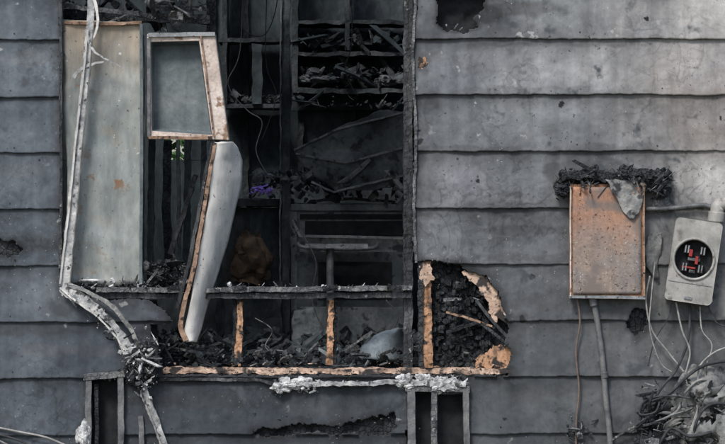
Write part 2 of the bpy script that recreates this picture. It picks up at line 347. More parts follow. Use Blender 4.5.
def build_grid(name,us,vs_,yfun,seed,mat_,holes,parent,th=0.009,rag=3.0,colour=True,vshift=None,vtop=0,vbot=0):
    U,V=np.meshgrid(us,vs_)
    V2=V+(2-2*U/725.0)
    if vshift is not None: V2=V2+vshift(U,V)
    Y=yfun(U,V)
    X=(U-362.5)*S; Z=ZC+(222-V2)*S
    co=np.stack([X,Y,Z],-1).reshape(-1,3)
    nU=len(us);nV=len(vs_)
    cu=(U[:-1,:-1]+U[1:,1:])/2; cv=(V2[:-1,:-1]+V2[1:,1:])/2
    du=cu+fb(cu*.22,cv*.22,3)*rag+fb(cu*.06,cv*.06,8)*rag*1.2; dv=cv+fb(cu*.22,cv*.22,5)*rag+fb(cu*.06,cv*.06,9)*rag*1.2
    keep=np.ones(cu.shape,bool)
    for h in holes: keep&=~inpoly(du,dv,h)
    jj,ii=np.nonzero(keep)
    a=jj*nU+ii; F=np.stack([a,a+nU,a+nU+1,a+1],-1)
    used=np.unique(F); rem=np.full(nU*nV,-1); rem[used]=np.arange(len(used)); F=rem[F]
    me=bpy.data.meshes.new(name); me.vertices.add(len(used)); me.vertices.foreach_set('co',co[used].ravel())
    me.loops.add(F.size); me.loops.foreach_set('vertex_index',F.ravel().astype(np.int32))
    me.polygons.add(len(F)); me.polygons.foreach_set('loop_start',np.arange(0,F.size,4,dtype=np.int32)); me.polygons.foreach_set('loop_total',np.full(len(F),4,np.int32))
    me.update(calc_edges=True); me.validate()
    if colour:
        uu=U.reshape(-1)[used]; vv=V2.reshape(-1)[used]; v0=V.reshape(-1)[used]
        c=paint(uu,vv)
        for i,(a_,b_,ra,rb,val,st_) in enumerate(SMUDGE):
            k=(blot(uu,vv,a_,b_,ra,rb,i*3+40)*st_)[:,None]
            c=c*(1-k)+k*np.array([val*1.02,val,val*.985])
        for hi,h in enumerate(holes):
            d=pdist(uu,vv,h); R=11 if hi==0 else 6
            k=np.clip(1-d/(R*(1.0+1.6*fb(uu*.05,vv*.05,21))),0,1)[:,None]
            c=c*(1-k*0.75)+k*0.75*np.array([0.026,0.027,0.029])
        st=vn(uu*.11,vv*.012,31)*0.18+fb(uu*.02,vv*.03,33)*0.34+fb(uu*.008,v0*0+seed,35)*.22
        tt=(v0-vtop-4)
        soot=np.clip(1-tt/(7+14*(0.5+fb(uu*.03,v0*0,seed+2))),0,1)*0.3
        edge_highlight=np.clip(1-(vbot-v0)/2.0,0,1)*0.18*(0.5+fb(uu*.06,v0*0,seed+4))  # pale highlight along each board's lower edge, put into the colour
        c=c*(1+st-soot+edge_highlight)[:,None]
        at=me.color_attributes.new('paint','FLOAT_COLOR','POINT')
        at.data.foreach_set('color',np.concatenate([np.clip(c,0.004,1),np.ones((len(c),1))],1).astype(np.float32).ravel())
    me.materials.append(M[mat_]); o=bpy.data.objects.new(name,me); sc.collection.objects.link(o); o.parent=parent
    s=o.modifiers.new('s','SOLIDIFY'); s.thickness=th; s.offset=-1
    return o
us=np.concatenate([np.linspace(-520,-60,20),np.arange(-8,734,1.0),np.linspace(790,1240,20)])
CH=56.4; v_first=38.0
for i in range(-3,10):
    vb=v_first+CH*i
    vis = vb>-20 and vb-CH<460
    vv=np.arange(vb-CH-4,vb+0.01,1.0 if vis else 8.0); vv[-1]=vb
    sd=i*13+50
    def yf(U,V,vb=vb,sd=sd):
        t=np.clip((V-(vb-CH-4))/(CH+4),0,1)
        prof=0.001-0.016*t
        buck=fb(U*.012,V*.02,sd)*0.010*t + fb(U*.05,V*.06,sd+3)*0.005
        return prof+buck
    def vs2(U,V,vb=vb,sd=sd):
        t=np.clip((V-(vb-6))/6,0,1)
        return t*(fb(U*.02,V*0,sd+7)*1.8+fb(U*.2,V*0,sd+9)*0.7)
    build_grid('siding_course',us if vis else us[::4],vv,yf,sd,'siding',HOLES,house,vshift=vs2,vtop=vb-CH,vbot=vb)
SH=[(52,-150),(52,296),(150,306),(150,377),(520,377),(522,330),(512,290),(490,262),(440,255),(418,250),(418,-150)]
us2=np.concatenate([np.linspace(-520,-60,12),np.arange(-6,732,3.0),np.linspace(790,1240,12)])
build_grid('sheathing',us2,np.arange(-135,505,3.0),lambda U,V:0.022+fb(U*.1,V*.1,5)*0.004,1,'char',[SH]+[HOLES[k] for k in (4,5)]+[[(430,-14),(430,36),(490,36),(490,-14)]],house,th=0.012,colour=False)
patch('dark_cavity_sheet',[(-30,424,500,.10,.10),(10,424,500,.12,.11),(45,424,500,.10,.10)],'black',house,nx=20,sub=10,crump=.02,cs=20)  # black sheet added behind the upper hole so that it looks dark
vs=[];fs=[]
for i in range(-1,9):
    for k in range(11):
        u=12+k*81+random.uniform(-3,3); v=v_first+CH*i-6+random.uniform(-1,1)+(2-2*u/725)
        if 55<u<420 and v<378 or 415<=u<=515 and 255<v<378 or 430<u<490 and v<35: continue
        c=P(u,v,-.0175); n=len(vs); vs+=[c+Vector((math.cos(a)*.0035,0,math.sin(a)*.0035)) for a in [j*math.pi/4 for j in range(8)]]+[c+Vector((math.cos(a)*.0045,.008,math.sin(a)*.0045)) for a in [j*math.pi/4 for j in range(8)]]
        fs.append(tuple(range(n,n+8))); fs+=[(n+j,n+(j+1)%8,n+8+(j+1)%8,n+8+j) for j in range(8)]
mk('nail_heads',vs,fs,'charv',house)
HX0=-4.3;HX1=4.35;FZ=0.76;TZ=3.35;BY=5.2
box('foundation',HX0+.05,HX1-.05,0.04,0.24,-0.2,0.1,'conc',house)
box('end_wall',HX0,HX0+.12,0.06,BY,0,TZ,'room',house)
box('end_wall_far',HX1-.12,HX1,0.06,BY,0,TZ,'room',house)
box('kitchen_floor',HX0+.13,HX1-.13,0.12,BY-.2,FZ-.08,FZ,'roomchar',house,jit=0.004,cell=0.15)
box('basement_backing',HX0+.13,HX1-.13,0.9,1.0,-0.1,FZ-.09,'black',house)
a=P(165,160,3.05);b=P(184,137,3.05)
box('partition_lower',-2.3,1.7,3.05,3.13,FZ+.003,a.z,'room',house,jit=0.006,cell=0.12)
box('partition_upper',-2.3,1.7,3.05,3.13,b.z,TZ-.25,'room',house,jit=0.006,cell=0.12)
box('partition_left',-2.3,a.x,3.05,3.13,a.z,b.z,'room',house)
box('partition_right',b.x,1.7,3.05,3.13,a.z,b.z,'room',house)
box('room_side',-2.38,-2.3,0.14,3.13,FZ+.003,TZ-.25,'room',house,jit=0.006,cell=0.15)
box('room_side_right',1.0,1.08,0.14,3.04,FZ+.003,TZ-.25,'room',house,jit=0.006,cell=0.15)
for k in range(19):
    x=HX0+.3+k*0.43
    box('ceiling_joist',x,x+.045,0.1,BY,TZ,TZ+.16,'roomchar',house,jit=0.004,cell=0.2)
box('ceiling_board',-2.3,1.0,0.16,1.2,TZ+.165,TZ+.18,'roomchar',house,jit=0.004,cell=0.2)
box('header_beam',-1.9,0.6,0.045,0.14,2.86,3.1,'char',house,jit=0.006)
usweep('jamb_stud',[(408,-160,0.07),(408,150,0.07),(408,369,0.07)],9,16,'charv',house,curve=False,jit=0.006,step=.015)
usweep('jamb_stud_outer',[(415,-160,0.09),(414,262,0.09)],6,16,'char',house,curve=False,jit=0.004)
usweep('jamb_stud_left',[(58,-160,0.07),(57,290,0.07)],9,16,'charv',house,curve=False,jit=0.004)
usweep('cripple_stud',[(426,262,0.045),(427,300,0.045),(428,367,0.045)],9,12,'wood',house,curve=False,jit=0.006,step=.012)
usweep('cripple_stud_char',[(420,262,0.03),(421,367,0.03)],5,12,'char',house,curve=False,jit=0.006,step=.012)
usweep('cripple_stud',[(240,298,0.05),(239,357,0.05)],6,12,'wood',house,curve=False,jit=0.006,taper=(0.8,1.1),step=.012)
usweep('cripple_stud_char',[(235,298,0.06),(235,357,0.06)],4,10,'char',house,curve=False,jit=0.006,step=.012)
usweep('cripple_stud',[(331,300,0.05),(330,364,0.05)],7,12,'wood',house,curve=False,jit=0.006,taper=(0.7,1.1),step=.012)
usweep('cripple_stud_char',[(336,300,0.06),(335,364,0.06)],3,10,'char',house,curve=False,jit=0.006,step=.012)
usweep('cripple_stud',[(152,300,0.09),(156,365,0.09)],8,12,'char',house,curve=False,jit=0.005)
usweep('sill_plate',[(160,369.5,0.045),(335,371,0.045),(509,370.5,0.045)],5.5,22,'sill',house,curve=False,jit=0.007,step=0.012)
usweep('bottom_ledger',[(158,375.5,0.03),(505,376,0.03)],4,10,'greychar',house,curve=False,jit=0.005,step=.012)
flakes('sill_splinters',120,ureg(165,500,363,372,0.0,0.08),0.03,['sill','wood','char','char','greychar'],house,long=1.3,tumble=.4)
flakes('sill_rubble',520,ureg(165,420,350,367,0.08,0.6,0.8),0.045,['char','greychar','char','charv','liner','roomchar','roomgrey'],house,flat=.4)
flakes('floor_rubble',600,lambda:Vector((random.uniform(-1.1,0.9),random.uniform(0.3,2.2),FZ+random.random()**2*0.12)),0.09,['char','char','roomgrey','room','roomchar'],house,flat=.35)
rail=empty('burned_window_rail')
usweep('upper_strip',[(97,289.5,0.0),(200,290,0.0),(300,289,0.0),(412,288,0.0)],4.5,14,'greychar',rail,curve=False,jit=0.0035,step=0.012)
usweep('lower_strip',[(100,295.5,0.01),(240,296,0.01),(412,295,0.01)],5,9,'charv',rail,curve=False,jit=0.004,step=0.012)
flakes('rail_ash',110,ureg(100,410,284,289,-0.02,0.03),0.018,['ash','char','greychar'],rail,flat=.5)
for u in (175,240,331,395): usweep('rail_bracket',[(u-8,288,-.035),(u+6,287,-.035)],4,4,'char',rail,curve=False,jit=0.004,step=.01)
patch('charred_cavity',[(258,432,500,.07,.07),(300,432,512,.08,.08),(340,432,512,.08,.06),(374,432,512,.07,.06)],'char',house,nx=60,sub=18,crump=0.022,cs=22,smooth=False)
vs=[];fs=[]
for q_ in range(150):
        v=random.uniform(264,368); u=random.uniform(434,496); y=.045+random.uniform(-.012,.014)
        if u>492+min(0,(v-300)*.3): continue
        hw=random.uniform(1.5,4.2);hh=random.uniform(1.8,4.6); b=len(vs); an=random.uniform(-.35,.35); ca=math.cos(an); sa=math.sin(an)
        for dy,sh in ((0,.62),(.03,1.05)):
            for sx,sy in ((-1,-1),(0,-1.2),(1,-1),(1.1,0),(1,1),(0,1.1),(-1,1)):
                px=sx*hw*sh*random.uniform(.75,1.15); py=sy*hh*sh*random.uniform(.75,1.15)
                vs.append(P(u+px*ca-py*sa,v+px*sa+py*ca,y+dy+random.uniform(-.004,.004)))
        fs+=[tuple(b+j for j in range(7))[::-1]]+[(b+j,b+(j+1)%7,b+7+(j+1)%7,b+7+j) for j in range(7)]
mk('alligator_char',vs,fs,'char',house)
flakes('charred_blocks',110,ureg(436,494,268,366,0.03,0.06),0.026,['char','char','greychar'],house,flat=.6)
plate('sheathing_remnant',[(462,271),(474,271),(486,276),(496,288),(503,304),(512,318),(508,326),(499,318),(494,324),(489,312),(490,303),(482,294),(478,286),(468,280)],0.012,0.012,'sill',house,rag=1.2)
plate('sheathing_remnant_low',[(476,358),(486,353),(494,345),(510,343),(514,358),(508,368),(476,367)],0.012,0.012,'wood',house,rag=1.4)
plate('sheathing_paper',[(505,300),(514,312),(512,322),(504,316)],0.004,0.004,'peach',house,rag=1)
plate('sheathing_chip',[(420,262),(430,264),(433,280),(425,287),(419,276)],0.0,0.01,'sill',house,rag=1.2)
usweep('burned_lath',[(446,312,0.02),(468,318,0.01),(492,326,0.01)],2.0,3,'brownedge',house,curve=False,jit=.003)
usweep('burned_lath',[(446,332,0.02),(480,322,0.01),(508,345,0.0)],3,3,'char',house,curve=False,jit=.003)
usweep('burned_lath',[(476,300,0.02),(500,330,0.01),(508,338,0.0)],3,3,'charv',house,curve=False,jit=.003)
plate('scorch_chip',[(419,57),(424,56),(427,63),(423,69),(419,67)],-0.013,0.004,'wood',house,rag=1.0)
usweep('edge_trim',[(416,-20,-.012),(413,60,-.012),(416,130,-.012),(414,205,-.012),(416,262,-.012)],2.5,4,'greychar',house,jit=.004,seg=24)
usweep('corner_trim_left',[(61,-20,-.014),(61,100,-.016),(61,200,-.014),(60,268,-.014)],3,4,'charv',house,jit=.003,seg=24)
usweep('burned_batten',[(160,379,-.01),(260,380,-.012),(275,384,-.012)],3,5,'charv',house,curve=False,jit=.004)
flakes('hole_flakes',60,ureg(250,392,412,424,-.02,0.01),0.014,['char','greychar'],house,flat=.3,tumble=.3)
flakes('hole_flakes_top',26,ureg(436,480,24,32,-.012,0.01),0.012,['char','greychar'],house,flat=.3)

# ---------------------------------------------------------------- basement windows
w1=empty('basement_window')
for nm,pts,w,m_ in (('left_stile',[(89,380,-.02),(88,470,-.02)],6,'conduit'),('right_stile',[(121,376,-.02),(121,470,-.02)],6,'conduit'),
    ('head',[(84,377,-.025),(125,374,-.025)],6,'greychar'),('inner_stile',[(97,384,0.01),(97,470,0.01)],4,'char'),('bottom_rail',[(86,472,-.02),(124,472,-.02)],6,'steel'),
    ('outer_post',[(141,416,-.01),(143,470,-.01)],5,'conduit')):
    usweep(nm,pts,w,8,m_,w1,curve=False,jit=.003)
box('dark_interior_panel',P(90,0).x,P(120,0).x,0.06,0.065,0.25,0.74,'black',w1)  # black sheet standing for the shade of the unlit basement
flakes('head_ash',80,ureg(84,160,370,380,-.04,0.0),0.02,['ash','greychar','char'],w1,flat=.5)
w2=empty('basement_window')
for nm,pts,w,m_ in (('left_stile',[(411,388,-.02),(412,470,-.02)],8,'conduit'),('mullion',[(434,388,-.015),(434,470,-.015)],6,'greychar'),
    ('right_stile',[(466,386,-.02),(467,470,-.02)],6,'conduit'),('head',[(405,388,-.02),(470,389,-.02)],6,'greychar'),('bottom_rail',[(408,472,-.02),(468,472,-.02)],6,'conduit'),('sash_rail',[(438,392,.0),(463,392,.0)],4,'charv')):
    usweep(nm,pts,w,8,m_,w2,curve=False,jit=.003)
box('dark_interior_panel',P(412,0).x,P(464,0).x,0.06,0.065,0.25,0.66,'black',w2)  # darkness inside the basement, put in as a black panel
ash=empty('ash_covered_flashing')
usweep('flashing',[(272,386,-.03),(300,384,-.03),(360,384,-.03),(400,382,-.03),(466,385,-.03)],4,7,'trim',ash,curve=False,jit=.006,step=.01)
flakes('ash_clumps',260,lambda:P(*( (random.uniform(274,320),random.uniform(379,392)) if random.random()<.4 else ((random.uniform(395,468),random.uniform(376,388)) if random.random()<.7 else (random.uniform(320,395),random.uniform(381,386)))),random.uniform(-.05,-.015)),0.016,['ash','ash','ash','greychar'],ash,flat=.6)
for k,(u,v,r) in enumerate(((280,388,5),(288,384,7),(302,382,5),(404,381,6),(425,380,6),(440,384,8),(455,384,6),(412,384,5))):
    lump('ash_lump',P(u,v,-.03),(r*S*1.2,.015,r*S*.7),'ash',ash,amp=1.1,fs_=60)

# ---------------------------------------------------------------- refrigerator
fr=empty('refrigerator')
patch('side_panel',[(22,64,142,.02,.05),(100,64,143,.02,.05),(200,66,143,.02,.05),(284,70,142,.02,.04)],'fridge',fr,nx=30,sub=16,crump=.017,cs=5,th=.006)
usweep('panel_fold',[(141.5,24,.035),(142,150,.035),(141,284,.03)],3,10,'liner',fr,curve=False,jit=.0015)
usweep('panel_top_fold',[(64,22.5,.02),(100,24,.03),(142,23,.04)],3,8,'brownedge',fr,curve=False,jit=.002)
ubox('cabinet_body',72,138,30,286,.09,.42,'liner',fr,jit=.004)
flakes('panel_foot_rubble',110,ureg(66,146,278,290,-.02,.05),0.03,['char','greychar','charv','ash'],fr,flat=.4,long=1.3)
def pan(name,outer,inner,yb,mo,mi_,parent):
    o=[P(u,v,yy) for (u,v,yy) in outer]; i=[P(u,v,yy) for (u,v,yy) in inner]
    ib=[p+Vector((0.0,yb,0)) + (sum(i,Vector())/4-p)*0.06 for p in i]; ob=[p+Vector((0,yb+.012,0)) for p in o]
    vs=o+i+ib+ob; fs=[];mi=[]
    for k in range(4):
        j=(k+1)%4
        fs.append((k,j,4+j,4+k)); mi.append(0)
        fs.append((4+k,4+j,8+j,8+k)); mi.append(1)
        fs.append((k,12+k,12+j,j)); mi.append(0)
    fs.append((8,9,10,11)); mi.append(1); fs.append((15,14,13,12)); mi.append(0)
    ob_=mk(name,vs,fs,[mo,mi_],parent,mi=mi)
    b=ob_.modifiers.new('b','BEVEL'); b.width=.006; b.segments=3; b.limit_method='ANGLE'
    return ob_
pan('freezer_door',[(147,34,-.01),(215,33,-.03),(229,140,-.05),(148,138,-.02)],[(151,42,-.01),(199,41,-.03),(212,135,-.045),(152,131,-.02)],.09,'peach','liner',fr)
usweep('freezer_door_edge',[(148,35,-.018),(215,34,-.035)],4,4,'steel',fr,curve=False,jit=.001)
usweep('freezer_gasket',[(148.5,38,-.016),(149,137,-.024)],3,4,'conduit',fr,curve=False,jit=.002)
usweep('freezer_gasket',[(149,137.5,-.026),(212,138,-.045)],3,4,'brownedge',fr,curve=False,jit=.002)
usweep('freezer_hinge',[(201,36,-.04),(214,137,-.055)],1.6,2,'brownedge',fr,curve=False,jit=.001)
patch('fridge_door',[(142,216,231,-.07,-.02),(148,215,237,-.075,.03),(160,213,241,-.08,.08),(178,211,241,-.08,.08),(200,208,237,-.08,.08),(230,203,229,-.08,.07),(260,198,221,-.08,.06),(290,192,211,-.08,.05),(315,187,203,-.07,.03),(332,185,198,-.06,0),(342,188,195,-.05,-.02)],'white',fr,nx=14,sub=6,bulge=.03,crump=.006,th=.02)
usweep('fridge_door_rim',[(215,143,-.075),(209,178,-.09),(202,222,-.09),(192,275,-.09),(184,305,-.085),(181,326,-.07),(186,340,-.06)],5,9,'brownedge',fr,jit=.003,taper=(.6,1.0))
usweep('door_gasket',[(213,143,-.06),(205,178,-.07),(197,222,-.07),(186,275,-.07),(177,308,-.06)],3.5,7,'charv',fr,jit=.003)
for uv,w,m_ in (([(152,138,.3),(150,290,.3)],6,'roomchar'),([(168,140,.6),(166,210,.6),(170,290,.6)],8,'char'),([(188,140,1.0),(186,290,1.0)],7,'roomchar'),([(196,175,.35),(170,255,.35)],5,'charv'),([(204,140,1.6),(202,290,1.6)],6,'roomchar'),([(178,140,1.6),(180,290,1.6)],4,'roomgrey')):
    usweep('burned_stud',uv,w,10,m_,house,curve=False,jit=.005)
flakes('gap_rubble',220,ureg(146,185,262,296,.02,.2,0.7),0.035,['char','charv','greychar'],house,flat=.5,long=1.5)
flakes('gap_rubble_low',220,ureg(150,215,330,366,.05,.4,0.7),0.035,['char','charv','char','roomgrey'],house,flat=.5,long=1.5)

# ---------------------------------------------------------------- bent trim strip
tr=empty('bent_aluminium_trim')
usweep('upper_length',[(93,-25,-.05),(90,25,-.05),(87,62,-.05),(80,130,-.045),(74,190,-.045),(69,240,-.045),(65,286,-.04)],8,2,'trim',tr,jit=.003,seg=14,wf=lambda t:.8+.6*t)
usweep('upper_length_lip',[(88,30,-.06),(84,70,-.06),(76,140,-.055),(69,210,-.055),(60,284,-.05)],1.8,4,'white',tr,jit=.002,seg=14)
usweep('upper_length_rib',[(93,30,-.058),(90,70,-.058),(83,140,-.053),(77,210,-.053),(70,284,-.05)],1.2,3,'conduit',tr,jit=.002,seg=14)
usweep('torn_tongue',[(104,62,-.055),(92,64,-.06),(80,70,-.055),(74,78,-.05)],4,2,'trim',tr,jit=.003,taper=(.4,1))
usweep('torn_tongue',[(92,-10,-.06),(98,20,-.065),(92,42,-.06)],4,2,'white',tr,jit=.003,taper=(1,.3))
usweep('torn_tongue',[(86,30,-.06),(95,52,-.065),(120,66,-.06)],3,2,'trim',tr,jit=.003,taper=(1,.3))
usweep('lower_length',[(62,287,-.045),(78,297,-.06),(100,312,-.06),(118,330,-.06),(127,348,-.06),(137,372,-.05)],10,2,'trim',tr,jit=.005,seg=12,wf=lambda t:.9+.35*math.sin(t*9))
usweep('lower_length_fold',[(68,285,-.05),(90,293,-.07),(114,308,-.075),(133,333,-.07),(143,365,-.06)],4,4,'cloth',tr,jit=.006,seg=12)
usweep('lower_length_edge',[(60,288,-.06),(76,301,-.075),(98,317,-.075),(115,335,-.07),(124,350,-.07)],1.6,3,'white',tr,jit=.003,seg=12)
usweep('tail',[(138,374,-.04),(148,402,-.05),(158,428,-.05),(170,462,-.05)],8,2,'trim',tr,jit=.004,seg=10)
usweep('tail_rib',[(135,374,-.05),(145,402,-.06),(155,428,-.06),(167,462,-.06)],1.6,3,'cloth',tr,jit=.003,seg=10)
flakes('clinging_ash',190,lambda:(lambda t:P(66+75*t+random.gauss(0,5),288+80*t**1.3+random.gauss(0,5),random.uniform(-.09,-.04)))(random.random()),0.018,['ash','greychar','trim','char'],tr,flat=.4)
deb=empty('melted_debris_clump')
lump('core',P(141,364,-.04),(.06,.04,.085),'char',deb,amp=.9,fs_=28)
flakes('shards',360,lambda:P(random.gauss(141,8),random.gauss(364,12),random.uniform(-.12,-.02)),0.026,['char','ash','greychar','charv','trim'],deb,flat=.35,long=1.4)
for k in range(9):
    a=random.uniform(0,6.28); l=random.uniform(8,16)
    usweep('strand',[(141,362,-.06),(141+math.cos(a)*l*.5+random.uniform(-4,4),362+math.sin(a)*l*.6,-.1),(141+math.cos(a)*l,364+math.sin(a)*l*1.1,-.07)],.7,.7,random.choice(['wireb','wirew']),deb,rnd=True)

# ---------------------------------------------------------------- kitchen interior
kr=empty('kitchen_range'); y0=2.15
ubox('body',291,410,212,343,y0+.03,.6,'stove',kr,bev=.01)
ubox('cooktop',289,411,204,211,y0,.63,'stove',kr,bev=.006,jit=.003,cell=.03)
ubox('control_panel',300,408,214,219,y0+.01,.02,'black',kr)
ubox('backguard',292,409,186,203,y0+.58,.05,'hood',kr,jit=.005)
ubox('oven_opening',305,409,221,236,y0+.012,.02,'black',kr,bev=.004)
ubox('oven_door',294,409,252,335,y0-.01,.035,'hood',kr,bev=.008)
ubox('oven_window',318,392,262,300,y0-.015,.004,'black',kr)
ubox('drawer_front',294,409,307,343,y0-.02,.008,'stove',kr,jit=.006,cell=.03)
ubox('side_frame',291,297,212,343,y0-.015,.02,'hoodedge',kr,jit=.002)
usweep('panel_lip',[(292,220,y0-.01),(300,236,y0-.02),(408,238,y0-.02)],3,4,'steel',kr,curve=False,jit=.002)
usweep('oven_handle',[(298,243,y0-.05),(304,247,y0-.08),(340,249,y0-.09),(372,248,y0-.08),(378,244,y0-.05)],4.5,4,'steel',kr,rnd=True,jit=.001)
usweep('burner_grate',[(310,201,y0+.1),(350,199,y0+.1),(395,202,y0+.1)],3,8,'roomchar',kr,jit=.004)
st=empty('metal_stool')
usweep('seat_bar',[(305,246,1.9),(368,246,1.9)],5,30,'steel',st,curve=False,jit=.003)
usweep('post',[(330,248,1.9),(331,352,1.9)],9,9,'steel',st,curve=False,rnd=True,jit=.001)
for du in (-24,24): usweep('foot',[(331,344,1.9),(331+du,352,1.9+abs(du)*.002)],5,5,'steel',st,curve=False,rnd=True)
usweep('foot',[(331,344,1.9),(331,353,1.72)],5,5,'steel',st,curve=False,rnd=True)
hd=empty('range_hood'); yh=1.95
def poly3(name,front,dy,m_,parent,bev=.006):
    f=[P(*p) for p in front]; b=[p+Vector(dy) for p in f]; n=len(f)
    o=mk(name,f+b,[tuple(range(n))[::-1],tuple(range(n,2*n))]+[(i,(i+1)%n,n+(i+1)%n,n+i) for i in range(n)],m_,parent)
    q=o.modifiers.new('b','BEVEL'); q.width=bev; q.segments=2; return o
patch('canopy_front',[(113,378,409,yh,yh),(128,338,409,yh-.01,yh),(150,294,410,yh-.02,yh),(162,300,410,yh-.04,yh-.02),(176,311,410,yh-.02,yh-.02),(186,326,392,yh,yh),(192,336,360,yh,yh)],'hood',hd,nx=24,sub=6,crump=.03,cs=5,th=.008)
poly3('canopy_body',[(300,152,yh+.04),(340,138,yh+.04),(404,118,yh+.06),(409,170,yh+.04),(390,178,yh+.04),(330,186,yh+.04),(314,176,yh+.04)],(0,.3,.04),'hood',hd)
usweep('canopy_lip',[(296,154,yh-.05),(345,163,yh-.06),(409,146,yh-.03)],2.2,5,'hoodedge',hd,curve=False,jit=.003)
usweep('canopy_edge',[(312,182,yh-.03),(334,192,yh-.05),(409,174,yh-.03)],2.2,5,'hoodedge',hd,curve=False,jit=.003)
usweep('canopy_top_edge',[(294,150,yh-.02),(338,129,yh-.02),(409,111,yh-.01)],2.2,5,'hoodedge',hd,curve=False,jit=.003)
cb=empty('kitchen_cabinet')
ubox('carcass',216,286,208,344,2.3,.5,'room',cb,jit=.01)
ubox('worktop',205,292,199,206,2.2,.65,'roomchar',cb,jit=.008)
ubox('cabinet_door',222,250,216,335,2.28,.015,'roomchar',cb,jit=.004)
ubox('corner_post',282,290,-70,342,2.05,.06,'roomchar',cb,jit=.008,cell=.025)
usweep('corner_post_edge',[(281,-60,2.03),(280,340,2.03)],1.5,4,'roomgrey',cb,curve=False,jit=.004)
flakes('worktop_debris',400,ureg(250,408,172,206,1.9,2.5,0.45),0.055,['roomchar','roomgrey','hoodedge','char','room','roomgrey'],cb,flat=.3)
up=empty('wall_cabinet')
for v,t in ((20,4),(52,4),(88,5)):
    ubox('shelf',292,408,v,v+t,2.55,.35,'roomchar',up,jit=.012)
ubox('side',292,298,-60,92,2.55,.35,'roomchar',up,jit=.008)
ubox('middle_divider',345,350,-60,50,2.55,.3,'roomchar',up,jit=.008)
ubox('back_boards',292,410,-60,110,2.93,.02,'room',up,jit=.006)
flakes('shelf_contents',150,ureg(298,408,68,88,2.5,2.8,.5),0.07,['roomchar','roomgrey','room','char'],up,flat=.3,long=1.3)
flakes('shelf_contents_upper',110,ureg(298,408,36,52,2.5,2.8,.5),0.06,['roomchar','char','room'],up,flat=.3,long=1.5)
flakes('hanging_shreds',60,ureg(296,408,92,106,2.5,2.7,2),0.05,['roomchar','roomgrey','room'],up,flat=.2,long=1.6)
for (u,v,ru,rv) in ((318,79,16,4),(390,81,12,4)):
    lump('burned_dish',P(u,v,2.6),(ru*S,.07,rv*S),'roomgrey',up,amp=1.2,fs_=14,sub=4)
up2=empty('wall_cabinet')
ubox('shelf',220,280,104,108,2.7,.3,'roomchar',up2,jit=.008)
ubox('shelf_upper',218,280,38,42,2.7,.3,'roomchar',up2,jit=.008)
ubox('side',222,227,-60,108,2.7,.3,'roomchar',up2,jit=.006)
ubox('door_remnant',252,262,44,104,2.68,.015,'room',up2,jit=.01)
flakes('shelf_contents',60,ureg(226,280,96,104,2.7,2.9,.7),0.05,['roomchar','roomgrey'],up2,flat=.5)
for u in (212,245,300,352,392):
    usweep('wall_stud',[(u,-90,3.02),(u+1,200,3.02)],7,8,'roomchar',house,curve=False,jit=.006)
pu=empty('purple_flower')
flakes('petals',60,lambda:P(random.gauss(262,6),random.gauss(190,2.2),random.uniform(1.75,1.9)),0.033,['purple'],pu,flat=.15,long=.8)
bg=empty('paper_bag')
patch('front',[(232,236,260,2.0,2.0),(243,232,267,1.95,1.95),(258,234,271,1.93,1.93),(282,236,271,1.95,1.95)],'bag',bg,nx=18,sub=8,crump=.05,cs=8,bulge=.08,smooth=False)
patch('back',[(236,236,262,2.2,2.2),(256,234,268,2.22,2.22),(284,236,268,2.2,2.2)],'bag',bg,nx=10,sub=6,crump=.05,cs=8)
ubox('stack_under_bag',225,282,282,346,2.0,.25,'roomchar',cb,jit=.015)
bl=empty('plastic_tub')
patch('shell',[(328,394,404,.28,.3),(336,374,408,.24,.3),(346,362,410,.22,.3),(359,358,411,.22,.3)],'blue',bl,nx=16,sub=5,bulge=.08,crump=.012,cs=10)
patch('rim',[(330,388,402,.42,.42),(344,366,406,.45,.45),(357,360,408,.45,.45)],'blue',bl,nx=10,sub=4,crump=.01)
patch('fallen_panel',[(308,293,316,1.5,1.5),(325,290,322,1.5,1.5),(348,294,318,1.45,1.45)],'stove',kr,nx=10,sub=6,crump=.03,cs=8)
for k in range(20):
    u=random.uniform(180,400); usweep('fallen_lath',[(u,random.uniform(325,352),random.uniform(.2,.8)),(u+random.uniform(-45,45),random.uniform(350,364),.35)],random.uniform(1.5,4),3,random.choice(['char','greychar','roomgrey','roomchar']),house,curve=False,jit=.004)
def wire(name,pts,r,m_,parent=None,seg=8): return usweep(name,pts,r,r,m_,parent,rnd=True,seg=seg)
hw=empty('hanging_wire')
wire('strand',[(243,-40,1.2),(240,50,1.2),(228,84,1.2),(247,110,1.2),(262,122,1.2),(256,150,1.2),(266,172,1.2),(274,180,1.25)],1.1,'conduit',hw)
wire('strand',[(232,-40,1.4),(236,20,1.4),(262,36,1.4),(276,8,1.4),(279,-40,1.4)],1.1,'wireb',hw)
wire('strand',[(350,-40,1.5),(352,40,1.5),(345,70,1.5),(358,96,1.5)],1.1,'wireb',hw)
wire('strand',[(268,-40,1.5),(266,60,1.5),(276,96,1.5),(262,140,1.5)],1.0,'wireb',hw)
wire('strand',[(300,230,1.0),(316,262,1.0),(312,300,1.0),(326,336,.9)],1.0,'wireb',hw)
wire('strand',[(386,300,.4),(398,318,.4),(382,340,.4),(350,352,.4)],1.3,'wireb',hw)
wire('strand',[(255,318,.3),(272,330,.3),(266,348,.3),(292,358,.3)],1.0,'cloth',hw)
flakes('top_left_rafter_rubble',170,ureg(62,200,-20,22,.1,.5,1),0.05,['char','charv','greychar'],house,flat=.3,long=2.0)
usweep('burned_cross_beam',[(60,14,.3),(210,20,.3)],9,14,'char',house,curve=False,jit=.006)
usweep('burned_cross_beam',[(62,6,.12),(140,14,.12)],4,6,'charv',house,curve=False,jit=.006)
usweep('burned_post',[(212,-90,.5),(211,140,.5)],10,14,'char',house,curve=False,jit=.006)

